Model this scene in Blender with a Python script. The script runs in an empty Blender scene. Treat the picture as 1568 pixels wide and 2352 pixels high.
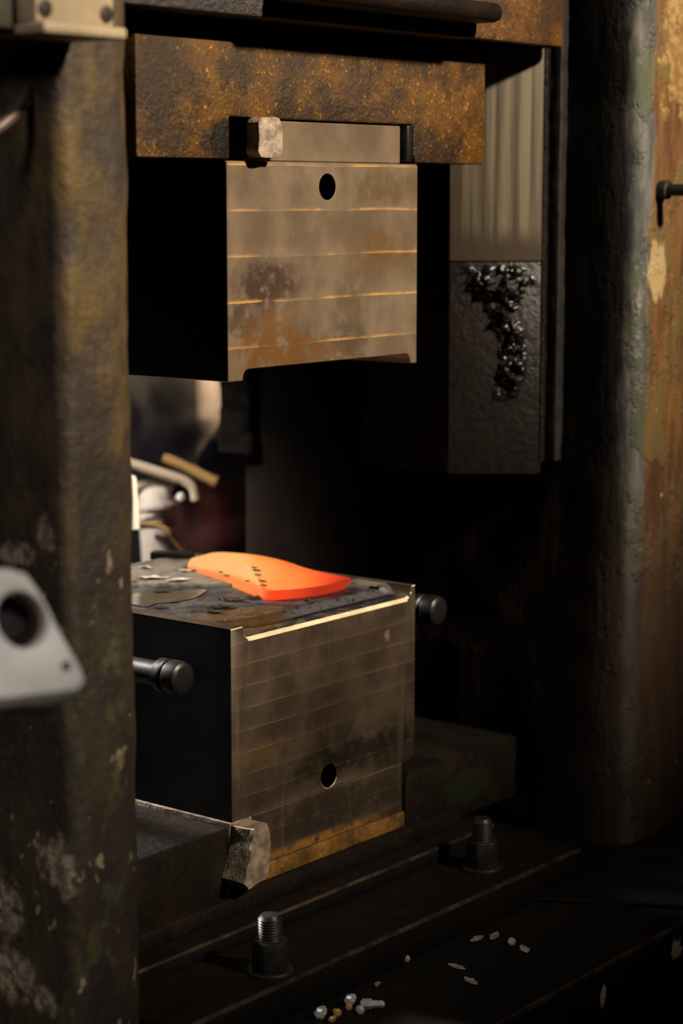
import bpy, bmesh, math, random
from mathutils import Vector, Matrix, noise as mnoise

random.seed(7)
sc = bpy.context.scene
COL = sc.collection

# ------------------------------------------------------------------ camera
# world frame: x along the front faces of the dies, y into the hammer, z up; z = 0 is the top of the lower die
CAM = Vector((-2.206, -1.967, 0.623))
YAW, PITCH = math.radians(38.6), math.radians(8.67)
VD = Vector((math.cos(YAW) * math.cos(PITCH), math.sin(YAW) * math.cos(PITCH), -math.sin(PITCH)))
VR = VD.cross(Vector((0, 0, 1))).normalized()
VU = VR.cross(VD)
FPX = 4761.0
cd = bpy.data.cameras.new('camera')
cam = bpy.data.objects.new('camera', cd)
COL.objects.link(cam)
cam.matrix_world = Matrix.Translation(CAM) @ Matrix((VR, VU, -VD)).transposed().to_4x4()
cd.sensor_fit = 'VERTICAL'
cd.sensor_height = 36.0
cd.lens = FPX / 2352 * 36
cd.clip_start = 0.05
cd.dof.use_dof = True
cd.dof.focus_distance = 3.05
cd.dof.aperture_fstop = 2.4
sc.camera = cam

# ------------------------------------------------------------------ world and lights
w = bpy.data.worlds.new('dim_workshop')
sc.world = w
w.use_nodes = True
w.node_tree.nodes['Background'].inputs[0].default_value = (0.75, 0.85, 1.0, 1)
w.node_tree.nodes['Background'].inputs[1].default_value = 0.0010


def lamp(name, kind, loc, target, energy, color, **kw):
    ld = bpy.data.lights.new(name, kind)
    ld.energy = energy
    ld.color = color
    for k, v in kw.items():
        setattr(ld, k, v)
    o = bpy.data.objects.new(name, ld)
    COL.objects.link(o)
    o.location = loc
    o.rotation_euler = (Vector(target) - Vector(loc)).to_track_quat('-Z', 'Y').to_euler()
    return o


lamp('work_spotlight', 'SPOT', (0.75, -5.2, 4.0), (0.27, 0.0, 0.88), 3800, (1.0, 0.83, 0.62),
     spot_size=math.radians(25), spot_blend=1.0, shadow_soft_size=0.22)
lamp('column_side_fill', 'AREA', (-4.2, -0.25, 2.3), (-0.5, 0.0, 0.3), 30, (1.0, 0.90, 0.82), size=1.0)  # unseen light added for the left column's outer side
lamp('lug_fill', 'AREA', (-1.9, -2.9, 1.9), (-0.95, -0.50, 0.15), 0.72, (1.0, 0.95, 0.90), size=0.35, spread=math.radians(18))  # added narrow lamp out of view, brightens only the lug
lamp('plateau_fill', 'AREA', (-0.06, 2.6, 1.25), (0.06, 0.35, -0.1), 7, (1.0, 0.93, 0.84), size=0.4, spread=math.radians(22))  # added narrow lamp to lift the die plateau and key sliver
lamp('pipe_fill', 'AREA', (-0.62, 1.42, 1.35), (0.70, 0.95, 0.12), 1.3, (1.0, 0.92, 0.82), size=0.4, spread=math.radians(16))  # unseen narrow lamp added to brighten the pale pipe
lamp('rear_wall_lamp', 'AREA', (1.0, 1.9, 2.1), (2.5, 2.95, 0.3), 80, (1.0, 0.86, 0.70), size=0.6, spread=math.radians(110))

sc.view_settings.view_transform = 'Standard'
sc.view_settings.look = 'None'
sc.view_settings.exposure = 0.0
sc.view_settings.gamma = 1.0
sc.view_settings.use_curve_mapping = False


# ------------------------------------------------------------------ material helper
class Mat:
    def __init__(self, name):
        self.m = bpy.data.materials.new(name)
        self.m.use_nodes = True
        self.t = self.m.node_tree
        self.b = self.t.nodes['Principled BSDF']
        self.pos = self.n('ShaderNodeNewGeometry').outputs['Position']

    def n(self, ty, **kw):
        nd = self.t.nodes.new(ty)
        for k, v in kw.items():
            setattr(nd, k, v)
        return nd

    def put(self, sock, v):
        if isinstance(v, bpy.types.NodeSocket):
            self.t.links.new(v, sock)
        elif isinstance(v, (tuple, list)) and len(v) == 3 and sock.type == 'RGBA':
            sock.default_value = (*v, 1)
        else:
            sock.default_value = v

    def set(self, **kw):
        for k, v in kw.items():
            self.put(self.b.inputs[k.replace('_', ' ')], v)
        return self

    def math(self, op, a, b=0.0, clamp=False):
        nd = self.n('ShaderNodeMath', operation=op, use_clamp=clamp)
        self.put(nd.inputs[0], a)
        self.put(nd.inputs[1], b)
        return nd.outputs[0]

    def vec(self, op, a, b):
        nd = self.n('ShaderNodeVectorMath', operation=op)
        self.put(nd.inputs[0], a)
        self.put(nd.inputs[1], b)
        return nd.outputs['Value'] if op == 'LENGTH' else nd.outputs[0]

    def noise(self, s, detail=4.0, rough=0.55, dist=0.0, off=(0, 0, 0)):
        sv = (s, s, s) if not isinstance(s, (tuple, list)) else s
        p = self.vec('ADD', self.vec('MULTIPLY', self.pos, sv), off)
        nd = self.n('ShaderNodeTexNoise')
        self.put(nd.inputs['Vector'], p)
        nd.inputs['Scale'].default_value = 1.0
        nd.inputs['Detail'].default_value = detail
        nd.inputs['Roughness'].default_value = rough
        nd.inputs['Distortion'].default_value = dist
        return nd.outputs[0]

    def ramp(self, fac, stops):
        nd = self.n('ShaderNodeValToRGB')
        cr = nd.color_ramp
        while len(cr.elements) < len(stops):
            cr.elements.new(0.5)
        for e, (p, c) in zip(cr.elements, stops):
            e.position = p
            e.color = (*c, 1) if isinstance(c, (tuple, list)) else (c, c, c, 1)
        self.put(nd.inputs[0], fac)
        return nd.outputs[0]

    def step(self, fac, a, b):
        nd = self.n('ShaderNodeMapRange', interpolation_type='SMOOTHSTEP')
        self.put(nd.inputs[0], fac)
        nd.inputs[1].default_value = a
        nd.inputs[2].default_value = b
        return nd.outputs[0]

    def mix(self, fac, a, b):
        nd = self.n('ShaderNodeMix', data_type='RGBA')
        self.put(nd.inputs[0], fac)
        self.put(nd.inputs[6], a)
        self.put(nd.inputs[7], b)
        return nd.outputs[2]

    def axis(self, i):
        nd = self.n('ShaderNodeSeparateXYZ')
        self.put(nd.inputs[0], self.pos)
        return nd.outputs[i]

    def blob(self, c, r):
        q = self.vec('DIVIDE', self.vec('SUBTRACT', self.pos, c), r)
        return self.math('SUBTRACT', 1.0, self.vec('LENGTH', q, (0, 0, 0)), clamp=True)

    def bump(self, h, strength=0.4, dist=0.01, prev=None):
        nd = self.n('ShaderNodeBump')
        nd.inputs['Strength'].default_value = strength
        nd.inputs['Distance'].default_value = dist
        self.put(nd.inputs['Height'], h)
        if prev is not None:
            self.put(nd.inputs['Normal'], prev)
        return nd.outputs[0]


def steel_mat(name, z0, pitch, base, dark, rust, stains, line, rough=0.42, fan=None):
    """milled die steel: horizontal cutter bands with a glint coloured onto each step between them, and stains of its own"""
    m = Mat(name)
    z = m.axis(2)
    wob = m.math('MULTIPLY', m.math('SUBTRACT', m.noise(5, 2), 0.5), 0.006)
    t = m.math('FRACT', m.math('DIVIDE', m.math('SUBTRACT', m.math('ADD', z, wob), z0), pitch))
    idx = m.math('FLOOR', m.math('DIVIDE', m.math('SUBTRACT', z, z0), pitch))
    streak = m.noise((9, 9, 70), 3, 0.6)
    fine = m.noise((420, 420, 30), 3, 0.6)
    cloud = m.noise((11, 11, 8), 5, 0.6)
    c = m.mix(m.step(cloud, 0.35, 0.68), dark, base)
    c = m.mix(m.math('MULTIPLY', m.step(streak, 0.5, 0.8), 0.35), c, dark)
    band = m.math('FRACT', m.math('MULTIPLY', m.math('SINE', m.math('MULTIPLY', idx, 12.9898)), 43.7))
    c = m.mix(m.math('MULTIPLY', band, 0.30), c, dark)
    c = m.mix(m.math('MULTIPLY', m.step(t, 0.45, 0.0), 0.22), c, tuple(min(1, v * 1.35) for v in base))
    for (cen, rad, col, amt) in stains:
        nz = m.math('MULTIPLY', m.blob(cen, rad), m.step(m.noise(38, 6, 0.65), 0.30, 0.62))
        c = m.mix(m.math('MULTIPLY', m.step(nz, 0.02, 0.55), amt), c, col)
    spots = m.step(m.noise((60, 60, 42), 2, 0.4, off=(3, 1, 2)), 0.70, 0.80)
    c = m.mix(m.math('MULTIPLY', spots, 0.45), c, dark)
    brk = m.math('MULTIPLY', m.step(m.noise((14, 14, 3), 3, 0.6, off=(5, 2, 1)), 0.38, 0.6), m.step(m.noise((5, 5, 7), 2, 0.5, off=(1, 9, 2)), 0.30, 0.62))
    edge = m.math('MULTIPLY', m.step(t, 0.085, 0.0), brk)
    c = m.mix(m.math('MULTIPLY', edge, line[1]), c, line[0])  # glint along the band steps goes into the base colour
    if fan:
        # dried drips running down the face, and oil scratches fanning out above the hole
        drip = m.step(m.noise((42, 42, 1.5), 2, 0.5, off=(6, 1, 3)), 0.62, 0.72)
        c = m.mix(m.math('MULTIPLY', drip, 0.4), c, tuple(v * 1.5 for v in base))
        dx, dz = m.math('SUBTRACT', m.axis(0), fan[0]), m.math('SUBTRACT', z, fan[1])
        ang = m.math('ARCTAN2', dx, dz)
        cb_ = m.n('ShaderNodeCombineXYZ')
        m.put(cb_.inputs[0], m.math('MULTIPLY', ang, 26.0))
        m.put(cb_.inputs[1], m.math('MULTIPLY', dz, 6.0))
        fn = m.n('ShaderNodeTexNoise')
        m.put(fn.inputs['Vector'], cb_.outputs[0])
        fn.inputs['Scale'].default_value = 1.0
        msk = m.math('MULTIPLY', m.math('MULTIPLY', m.step(dz, 0.030, 0.045), m.step(dz, 0.115, 0.075)), m.step(m.math('ABSOLUTE', m.math('SUBTRACT', ang, 0.25)), 0.85, 0.5))
        c = m.mix(m.math('MULTIPLY', m.math('MULTIPLY', m.step(fn.outputs[0], 0.57, 0.62), msk), 0.8), c, tuple(v * 0.3 for v in dark))
    h = m.math('ADD', m.math('MULTIPLY', t, 0.5), m.math('MULTIPLY', fine, 0.12))
    m.set(Base_Color=c, Metallic=0.45, Roughness=m.math('ADD', rough - 0.1, m.math('MULTIPLY', cloud, 0.25)),
          Normal=m.bump(h, 0.30, 0.0018))
    return m.m


def oily_mat(name, base, rustc, glint, rough=0.5, bumpd=0.01, rust_lo=0.48, rust_hi=0.72, scale=14.0, patches=(), warm=None, spec=0.5, fine=None):
    """dirty, oily cast iron with rust coming through"""
    m = Mat(name)
    n1 = m.noise(scale, 6, 0.62)
    n2 = m.noise(fine or scale * 5, 5, 0.65)
    n3 = m.noise(warm or scale * 0.45, 5, 0.62, off=(7, 3, 1))
    c = m.mix(m.step(n3, rust_lo, rust_hi), base, rustc)
    c = m.mix(m.math('MULTIPLY', m.step(n2, 0.575, 0.70), m.step(n3, rust_lo - 0.08, rust_hi)) if fine else m.math('MULTIPLY', m.step(n2, 0.58, 0.74), 0.8), c, glint)  # speckle puts specular glints into the base colour
    c = m.mix(m.step(n1, 0.42, 0.25), c, tuple(v * 0.4 for v in base))
    for (cen, rad, col, lo, hi) in patches:
        nz = m.math('MULTIPLY', m.blob(cen, rad), m.math('ADD', 0.35, m.noise(55, 5, 0.6)))
        c = m.mix(m.step(nz, lo, hi), c, col)
    h = m.math('ADD', m.math('MULTIPLY', n1, 0.5), m.math('MULTIPLY', n2, 0.5))
    m.set(Base_Color=c, Roughness=m.math('ADD', rough - 0.15, m.math('MULTIPLY', n2, 0.3)), Specular_IOR_Level=spec,
          Normal=m.bump(h, 0.7, bumpd))
    return m.m


def plain_mat(name, col, rough=0.5, metal=0.0, var=0.35, scale=30.0, bumpd=0.003, dark=None, spec=0.5):
    m = Mat(name)
    n1 = m.noise(scale, 5, 0.6)
    c = m.mix(m.step(n1, 0.35, 0.7), dark or tuple(v * (1 - var) for v in col), col)
    m.set(Base_Color=c, Roughness=rough, Metallic=metal, Specular_IOR_Level=spec, Normal=m.bump(n1, 0.5, bumpd))
    return m.m


RUST_ORANGE = (0.20, 0.075, 0.012)
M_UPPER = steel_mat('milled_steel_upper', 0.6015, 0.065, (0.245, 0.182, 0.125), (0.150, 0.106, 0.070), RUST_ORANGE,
                    [((0.085, 0, 0.495), (0.10, 0.2, 0.055), (0.050, 0.030, 0.020), 0.85),
                     ((0.03, 0, 0.445), (0.06, 0.2, 0.04), (0.060, 0.036, 0.022), 0.7),
                     ((0.10, 0, 0.405), (0.12, 0.2, 0.075), (0.17, 0.075, 0.018), 0.9),
                     ((0.20, 0, 0.385), (0.15, 0.2, 0.05), (0.16, 0.075, 0.022), 0.7),
                     ((0.355, 0, 0.535), (0.12, 0.2, 0.05), (0.17, 0.085, 0.030), 0.7),
                     ((0.365, 0, 0.635), (0.10, 0.2, 0.04), (0.13, 0.085, 0.035), 0.7),
                     ((0.28, 0, 0.475), (0.06, 0.2, 0.05), (0.12, 0.085, 0.05), 0.6),
                     ((0.28, 0, 0.41), (0.06, 0.2, 0.05), (0.09, 0.07, 0.045), 0.7)],
                    ((0.85, 0.46, 0.13), 0.75))
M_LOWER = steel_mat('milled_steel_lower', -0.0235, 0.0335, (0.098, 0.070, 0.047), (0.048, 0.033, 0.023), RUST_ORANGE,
                    [((0.30, 0, -0.245), (0.26, 0.2, 0.045), (0.022, 0.016, 0.011), 0.9),
                     ((0.26, 0, -0.325), (0.28, 0.2, 0.045), (0.035, 0.024, 0.018), 0.85),
                     ((0.20, 0, -0.366), (0.22, 0.2, 0.014), (0.36, 0.17, 0.035), 0.9),  # orange glow along the die foot, put in as a stain
                     ((0.05, 0, -0.20), (0.14, 0.2, 0.03), (0.16, 0.10, 0.04), 0.35),
                     ((0.34, 0, -0.07), (0.13, 0.2, 0.03), (0.06, 0.04, 0.03), 0.6),
                     ((0.376, 0, -0.072), (0.012, 0.2, 0.014), (0.34, 0.28, 0.22), 0.5)],
                    ((0.24, 0.16, 0.085), 0.5), rough=0.46, fan=(0.2265, -0.2685))
M_RAM = oily_mat('rusty_cast_ram', (0.026, 0.013, 0.005), (0.095, 0.042, 0.004), (0.46, 0.215, 0.018), 0.42, 0.009,
                 0.40, 0.64, 60.0,
                 [((0.0, 0, 0.70), (0.10, 0.2, 0.05), (0.010, 0.007, 0.004), 0.25, 0.5)], warm=11.0, fine=170.0, spec=0.3)
M_BEAM = oily_mat('dirty_beam_iron', (0.024, 0.019, 0.019), (0.040, 0.022, 0.012), (0.09, 0.05, 0.02), 0.45, 0.012, 0.5, 0.7, 26.0)
M_ENDB = oily_mat('rusty_end_block_iron', (0.050, 0.024, 0.009), (0.110, 0.048, 0.010), (0.36, 0.18, 0.03), 0.45, 0.009, 0.42, 0.6, 60.0, warm=12.0, fine=170.0, spec=0.3)
M_DARK = oily_mat('black_oily_iron', spec=0.16, base=(0.007, 0.005, 0.0045), rustc=(0.014, 0.008, 0.005), glint=(0.022, 0.014, 0.008), rough=0.48, bumpd=0.008, rust_lo=0.5, rust_hi=0.72, scale=13.0)
M_HOLDER = oily_mat('die_holder_iron', spec=0.16, base=(0.008, 0.0058, 0.0045), rustc=(0.016, 0.010, 0.006), glint=(0.03, 0.018, 0.009), rough=0.55, bumpd=0.007, rust_lo=0.5, rust_hi=0.72, scale=15.0,
                    patches=[((0.60, 0, -0.37), (0.14, 0.3, 0.06), (0.012, 0.014, 0.007), 0.32, 0.6),
                     ((-0.02, 0, -0.36), (0.06, 0.3, 0.05), (0.014, 0.013, 0.006), 0.32, 0.6)])
M_GLOW_STEP = oily_mat('glow_orange_step', (0.07, 0.037, 0.011), (0.23, 0.115, 0.024), (0.46, 0.26, 0.06), 0.42, 0.006, 0.40, 0.6, 18.0)  # orange glow under the die put into the iron's colour
M_LEDGE = oily_mat('grimy_ledge_iron', spec=0.16, base=(0.0055, 0.0042, 0.0038), rustc=(0.012, 0.0065, 0.0045), glint=(0.025, 0.015, 0.010), rough=0.6, bumpd=0.006, rust_lo=0.52, rust_hi=0.7, scale=11.0)
M_SOLE = oily_mat('sole_plate_iron', spec=0.16, base=(0.006, 0.0052, 0.0045), rustc=(0.020, 0.0095, 0.0045), glint=(0.02, 0.013, 0.009), rough=0.6, bumpd=0.006, rust_lo=0.55, rust_hi=0.72, scale=10.0,
                  patches=[((0.20, -0.44, -0.58), (0.05, 0.05, 0.06), (0.75, 0.62, 0.42), 0.50, 0.60),
                   ((0.33, -0.44, -0.55), (0.03, 0.05, 0.05), (0.65, 0.52, 0.34), 0.52, 0.62),
                   ((0.55, -0.44, -0.54), (0.05, 0.05, 0.05), (0.65, 0.52, 0.34), 0.52, 0.62)])


def column_left_mat():
    m = Mat('old_brown_column_paint')
    z = m.axis(2)
    n1 = m.noise((16, 16, 9), 5, 0.6)
    n2 = m.noise(70, 4, 0.6)
    n3 = m.noise((9, 9, 5), 4, 0.65, off=(2, 8, 4))
    c = m.mix(m.step(n1, 0.40, 0.66), (0.034, 0.023, 0.016), (0.100, 0.062, 0.020))
    c = m.mix(m.math('MULTIPLY', m.step(n3, 0.52, 0.70), 0.8), c, (0.120, 0.084, 0.017))
    c = m.mix(m.math('MULTIPLY', m.step(n2, 0.62, 0.76), 0.5), c, (0.13, 0.095, 0.045))
    low_shade = m.step(m.math('ADD', z, m.math('MULTIPLY', m.math('SUBTRACT', n1, 0.5), 0.25)), 0.42, 0.18)
    c = m.mix(m.math('MULTIPLY', low_shade, 0.75), c, (0.016, 0.011, 0.009))  # darker downwards: light falloff put into the paint colour
    low = m.step(z, 0.34, 0.10)
    moss = m.math('MULTIPLY', m.step(m.noise((26, 26, 16), 4, 0.6, off=(4, 4, 9)), 0.56, 0.70), low)
    c = m.mix(m.math('MULTIPLY', moss, 0.8), c, (0.060, 0.062, 0.022))
    chips = m.math('MULTIPLY', m.step(m.noise((44, 44, 34), 3, 0.5, off=(1, 6, 2)), 0.66, 0.72), low)
    c = m.mix(m.math('MULTIPLY', chips, 0.8), c, (0.30, 0.24, 0.16))
    # larger bare patches where the paint has come off
    for cen, rad in (((-0.484, -0.135, -0.195), (0.03, 0.050, 0.055)), ((-0.484, -0.155, -0.225), (0.03, 0.022, 0.034)),
                     ((-0.484, -0.04, -0.28), (0.03, 0.055, 0.075)), ((-0.484, -0.05, -0.365), (0.03, 0.070, 0.060)),
                     ((-0.484, -0.115, -0.385), (0.03, 0.040, 0.030)), ((-0.484, -0.075, 0.185), (0.03, 0.060, 0.028)),
                     ((-0.484, -0.13, 0.215), (0.03, 0.026, 0.040)), ((-0.402, -0.17, -0.08), (0.014, 0.05, 0.024)),
                     ((-0.415, -0.17, 0.175), (0.010, 0.05, 0.024))):
        nz = m.math('MULTIPLY', m.blob(cen, rad), m.math('ADD', -0.75, m.math('MULTIPLY', m.noise(52, 5, 0.65), 2.9)))
        c = m.mix(m.step(nz, 0.16, 0.52), c, m.mix(m.step(n2, 0.4, 0.6), (0.12, 0.088, 0.060), (0.27, 0.21, 0.145)))
    m.set(Base_Color=c, Roughness=0.62, Normal=m.bump(m.math('ADD', n1, m.math('MULTIPLY', n2, 0.4)), 0.6, 0.012))
    return m.m


def column_right_mat():
    m = Mat('flaking_column_paint')
    x, z = m.axis(0), m.axis(2)
    v1 = m.noise((30, 30, 5), 6, 0.65)
    v2 = m.noise((80, 80, 10), 5, 0.6, off=(3, 3, 3))
    g = m.noise((14, 14, 9), 5, 0.65, off=(9, 1, 5))
    c = m.mix(m.step(v1, 0.38, 0.62), (0.055, 0.056, 0.054), (0.15, 0.15, 0.145))
    c = m.mix(m.math('MULTIPLY', m.step(g, 0.46, 0.60), 0.85), c, (0.060, 0.070, 0.040))
    c = m.mix(m.math('MULTIPLY', m.step(v2, 0.60, 0.72), 0.8), c, (0.26, 0.26, 0.22))
    rust = m.mix(m.step(v1, 0.35, 0.65), (0.085, 0.038, 0.012), (0.20, 0.098, 0.030))
    rust = m.mix(m.math('MULTIPLY', m.step(g, 0.5, 0.62), 0.7), rust, (0.13, 0.105, 0.035))
    rx = m.math('ADD', x, m.math('MULTIPLY', m.math('SUBTRACT', g, 0.5), 0.06))
    c = m.mix(m.step(rx, 0.872, 0.892), c, rust)
    inner_shade = m.math('ADD', x, m.math('MULTIPLY', m.math('SUBTRACT', m.noise((40, 40, 12), 5, 0.65), 0.5), 0.04))
    c = m.mix(m.step(inner_shade, 0.862, 0.832), c, (0.006, 0.0055, 0.005))  # inner face blackened, its shade put into the colour
    rag = m.math('MULTIPLY', m.math('SUBTRACT', m.noise(24, 5, 0.65, off=(2, 5, 1)), 0.5), 0.16)
    och = m.math('MULTIPLY', m.step(m.math('ADD', x, rag), 0.918, 0.926), m.step(m.math('ADD', z, m.math('MULTIPLY', rag, 1.6)), 0.765, 0.78))
    c = m.mix(och, c, m.mix(m.step(m.noise(60, 4), 0.4, 0.6), (0.22, 0.125, 0.035), (0.36, 0.23, 0.08)))
    fl = m.math('MULTIPLY', m.blob((0.905, -0.17, 0.50), (0.05, 0.1, 0.10)), m.math('ADD', -0.1, m.math('MULTIPLY', v1, 1.5)))
    c = m.mix(m.step(fl, 0.26, 0.36), c, (0.40, 0.29, 0.14))
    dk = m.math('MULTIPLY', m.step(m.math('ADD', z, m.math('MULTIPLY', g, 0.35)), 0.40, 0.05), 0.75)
    c = m.mix(dk, c, (0.045, 0.030, 0.024))  # light falloff towards the foot, put into the colour
    chips = m.math('MULTIPLY', m.math('MULTIPLY', m.step(m.noise((34, 34, 20), 2, 0.5, off=(8, 2, 5)), 0.70, 0.74), m.step(z, 0.3, 0.2)), m.step(x, 0.835, 0.85))
    c = m.mix(chips, c, (0.42, 0.33, 0.24))
    h = m.math('ADD', v1, m.math('ADD', m.math('MULTIPLY', v2, 0.6), m.math('MULTIPLY', m.step(g, 0.5, 0.56), 0.3)))
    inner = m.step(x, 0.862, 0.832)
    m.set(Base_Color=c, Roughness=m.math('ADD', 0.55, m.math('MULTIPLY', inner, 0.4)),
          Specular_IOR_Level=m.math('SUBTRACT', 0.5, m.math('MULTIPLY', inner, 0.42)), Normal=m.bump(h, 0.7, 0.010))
    return m.m


def guide_mat():
    m = Mat('worn_guide_steel')
    z = m.axis(2)
    s = m.noise((60, 60, 1.2), 4, 0.6)
    k = m.noise((14, 14, 5), 4, 0.6)
    c = m.mix(m.step(s, 0.36, 0.66), (0.080, 0.064, 0.044), (0.215, 0.182, 0.130))
    c = m.mix(m.math('MULTIPLY', m.step(k, 0.5, 0.7), 0.5), c, (0.13, 0.098, 0.062))
    c = m.mix(m.step(m.math('ADD', z, m.math('MULTIPLY', k, 0.04)), 0.60, 0.555), c, (0.075, 0.054, 0.040))
    m.set(Base_Color=c, Metallic=0.2, Roughness=0.5, Normal=m.bump(s, 0.3, 0.002))
    return m.m


def impression_mat():
    m = Mat('scaled_die_top')
    n1 = m.noise(22, 6, 0.65)
    n2 = m.noise(90, 4, 0.6)
    c = m.mix(m.step(n1, 0.40, 0.62), (0.012, 0.011, 0.012), (0.040, 0.036, 0.036))
    ex = m.math('ADD', m.math('MULTIPLY', m.axis(0), 1.3), m.axis(1))
    plateau_light = m.math('MULTIPLY', m.step(ex, 0.585, 0.60), m.step(n1, 0.30, 0.55))
    c = m.mix(plateau_light, c, (0.15, 0.125, 0.10))  # plateau paler: light from the rear put into its colour
    c = m.mix(m.math('MULTIPLY', m.step(n2, 0.60, 0.72), 0.6), c, (0.020, 0.016, 0.015))
    sp_ = m.n('ShaderNodeSeparateXYZ')
    m.put(sp_.inputs[0], [q for q in m.t.nodes if q.type == 'NEW_GEOMETRY'][0].outputs['Normal'])
    slope = m.math('MULTIPLY', m.step(sp_.outputs[1], -0.22, -0.42), m.step(n2, 0.36, 0.48))
    c = m.mix(slope, c, (0.075, 0.075, 0.084))  # front-facing slope coloured paler, as lit from the front
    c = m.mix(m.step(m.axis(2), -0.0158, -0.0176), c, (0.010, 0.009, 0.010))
    am = m.math('MULTIPLY', m.blob((0.10, 0.07, 0), (0.14, 0.10, 0.1)), m.math('ADD', 0.4, n1))
    c = m.mix(m.step(am, 0.2, 0.5), c, (0.060, 0.031, 0.009))
    m.set(Base_Color=c, Metallic=0.25, Roughness=m.math('ADD', 0.22, m.math('MULTIPLY', n1, 0.4)),
          Normal=m.bump(m.math('ADD', n1, m.math('MULTIPLY', n2, 0.4)), 0.5, 0.005))
    return m.m


def hot_mat():
    m = Mat('glowing_steel')
    at = m.n('ShaderNodeAttribute', attribute_name='glow_level')
    h = at.outputs['Fac']
    c = m.ramp(h, [(0.0, (0.40, 0.014, 0.005)), (0.25, (0.90, 0.050, 0.008)), (0.5, (1.0, 0.15, 0.012)),
                   (0.75, (1.0, 0.31, 0.055)), (1.0, (1.0, 0.50, 0.155))])
    sc_ = m.math('MULTIPLY', m.step(m.noise((70, 40, 90), 4, 0.6), 0.70, 0.76), 1.0)
    c = m.mix(sc_, c, (0.16, 0.02, 0.006))
    m.set(Base_Color=(0.02, 0.008, 0.004), Roughness=0.9, Specular_IOR_Level=0.1, Emission_Color=c, Emission_Strength=1.0,
          Normal=m.bump(m.noise(60, 4), 0.3, 0.002))
    return m.m


M_CR = column_right_mat()
M_CL = column_left_mat()
M_GUIDE = guide_mat()
M_IMP = impression_mat()
M_HOT = hot_mat()
M_GUIDELOW = oily_mat('greasy_guide_iron', (0.011, 0.009, 0.0085), (0.017, 0.010, 0.007), (0.014, 0.014, 0.016), 0.36, 0.007, 0.5, 0.7, 16.0)
M_GREASE = plain_mat('black_grease', (0.010, 0.009, 0.010), 0.16, 0.0, 0.4, 60.0, 0.006)
M_LIP_GLINT = plain_mat('lip_highlight', (0.95, 0.74, 0.50), 0.38, 0.1, 0.25, 30.0, 0.001)  # bright highlight of the die lip put into a colour
M_LIT_EDGE = plain_mat('lit_brown_edge', (0.075, 0.045, 0.028), 0.5, 0.1, 0.85, 22.0, 0.003)  # light caught on front edges, put into a brown colour
M_SIDE_SHADE = plain_mat('shaded_forged_flank', (0.0035, 0.003, 0.003), 0.7, 0.0, 0.4, 30.0, 0.003, None, 0.05)  # near black, with the shade on the die flanks painted in
M_KEY = plain_mat('hammered_key_steel', (0.42, 0.33, 0.25), 0.5, 0.25, 0.6, 45.0, 0.008)
M_BOLT = plain_mat('grey_bolt_steel', (0.026, 0.023, 0.023), 0.42, 0.15, 0.5, 40.0, 0.002)
M_PIN = plain_mat('polished_bar_steel', (0.010, 0.010, 0.012), 0.40, 0.1, 0.4, 40.0, 0.001)
M_BORE = plain_mat('bright_bore_steel', (0.60, 0.56, 0.52), 0.25, 0.9, 0.3, 40.0, 0.001)
M_LUG = plain_mat('pale_bare_casting', (0.62, 0.56, 0.51), 0.5, 0.0, 0.25, 14.0, 0.003)
M_CREAM = plain_mat('cream_bracket_paint', (0.50, 0.40, 0.27), 0.55, 0.0, 0.25, 18.0, 0.003)
M_BRACKET_SHADE = plain_mat('shaded_bracket_side', (0.075, 0.070, 0.048), 0.6, 0.0, 0.3, 18.0, 0.003)
M_HOLE = plain_mat('dark_bolt_hole', (0.02, 0.014, 0.010), 0.6)
M_CABLE = plain_mat('grey_pink_cable', (0.16, 0.10, 0.09), 0.4)
M_BLACK = plain_mat('black_rubber', (0.006, 0.006, 0.006), 0.6)
M_FLAKE = plain_mat('grey_scale_flake', (0.62, 0.56, 0.50), 0.35, 0.2, 0.6, 60.0, 0.003)
M_DFLAKE = plain_mat('dark_scale_flake', (0.05, 0.042, 0.038), 0.35, 0.3, 0.5, 60.0, 0.003)
M_CHIP = plain_mat('bright_chip_steel', (0.88, 0.93, 0.96), 0.3, 0.3, 0.4, 60.0, 0.002)
M_BRASS = plain_mat('brass_chip', (0.92, 0.56, 0.18), 0.3, 0.3, 0.3, 60.0, 0.002)
M_WALL = plain_mat('drab_workshop_wall', (0.085, 0.074, 0.053), 0.9, 0.0, 0.35, 1.5, 0.004)
M_PILLAR = plain_mat('tan_pillar_paint', (0.62, 0.47, 0.33), 0.8, 0.0, 0.15, 3.0, 0.004)
M_FLOOR = plain_mat('sooty_concrete', (0.035, 0.030, 0.026), 0.85, 0.0, 0.5, 4.0, 0.006)
M_PALE = plain_mat('pale_pipe_lagging', (0.50, 0.44, 0.38), 0.7, 0.0, 0.25, 9.0, 0.004)
M_WHITE = plain_mat('white_post_paint', (0.78, 0.76, 0.70), 0.6, 0.0, 0.08, 6.0, 0.002)
M_BAR = plain_mat('beige_bar_paint', (0.50, 0.40, 0.29), 0.6, 0.0, 0.2, 9.0, 0.002)
M_OBAR = plain_mat('ochre_bar_paint', (0.42, 0.24, 0.08), 0.6, 0.0, 0.2, 9.0, 0.002)
M_NAVY = plain_mat('navy_housing_paint', (0.004, 0.0045, 0.011), 0.6, 0.0, 0.4, 6.0, 0.003)
M_OIL = plain_mat('oil_film', (0.055, 0.042, 0.028), 0.12, 0.0, 0.3, 30.0, 0.001)


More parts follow.
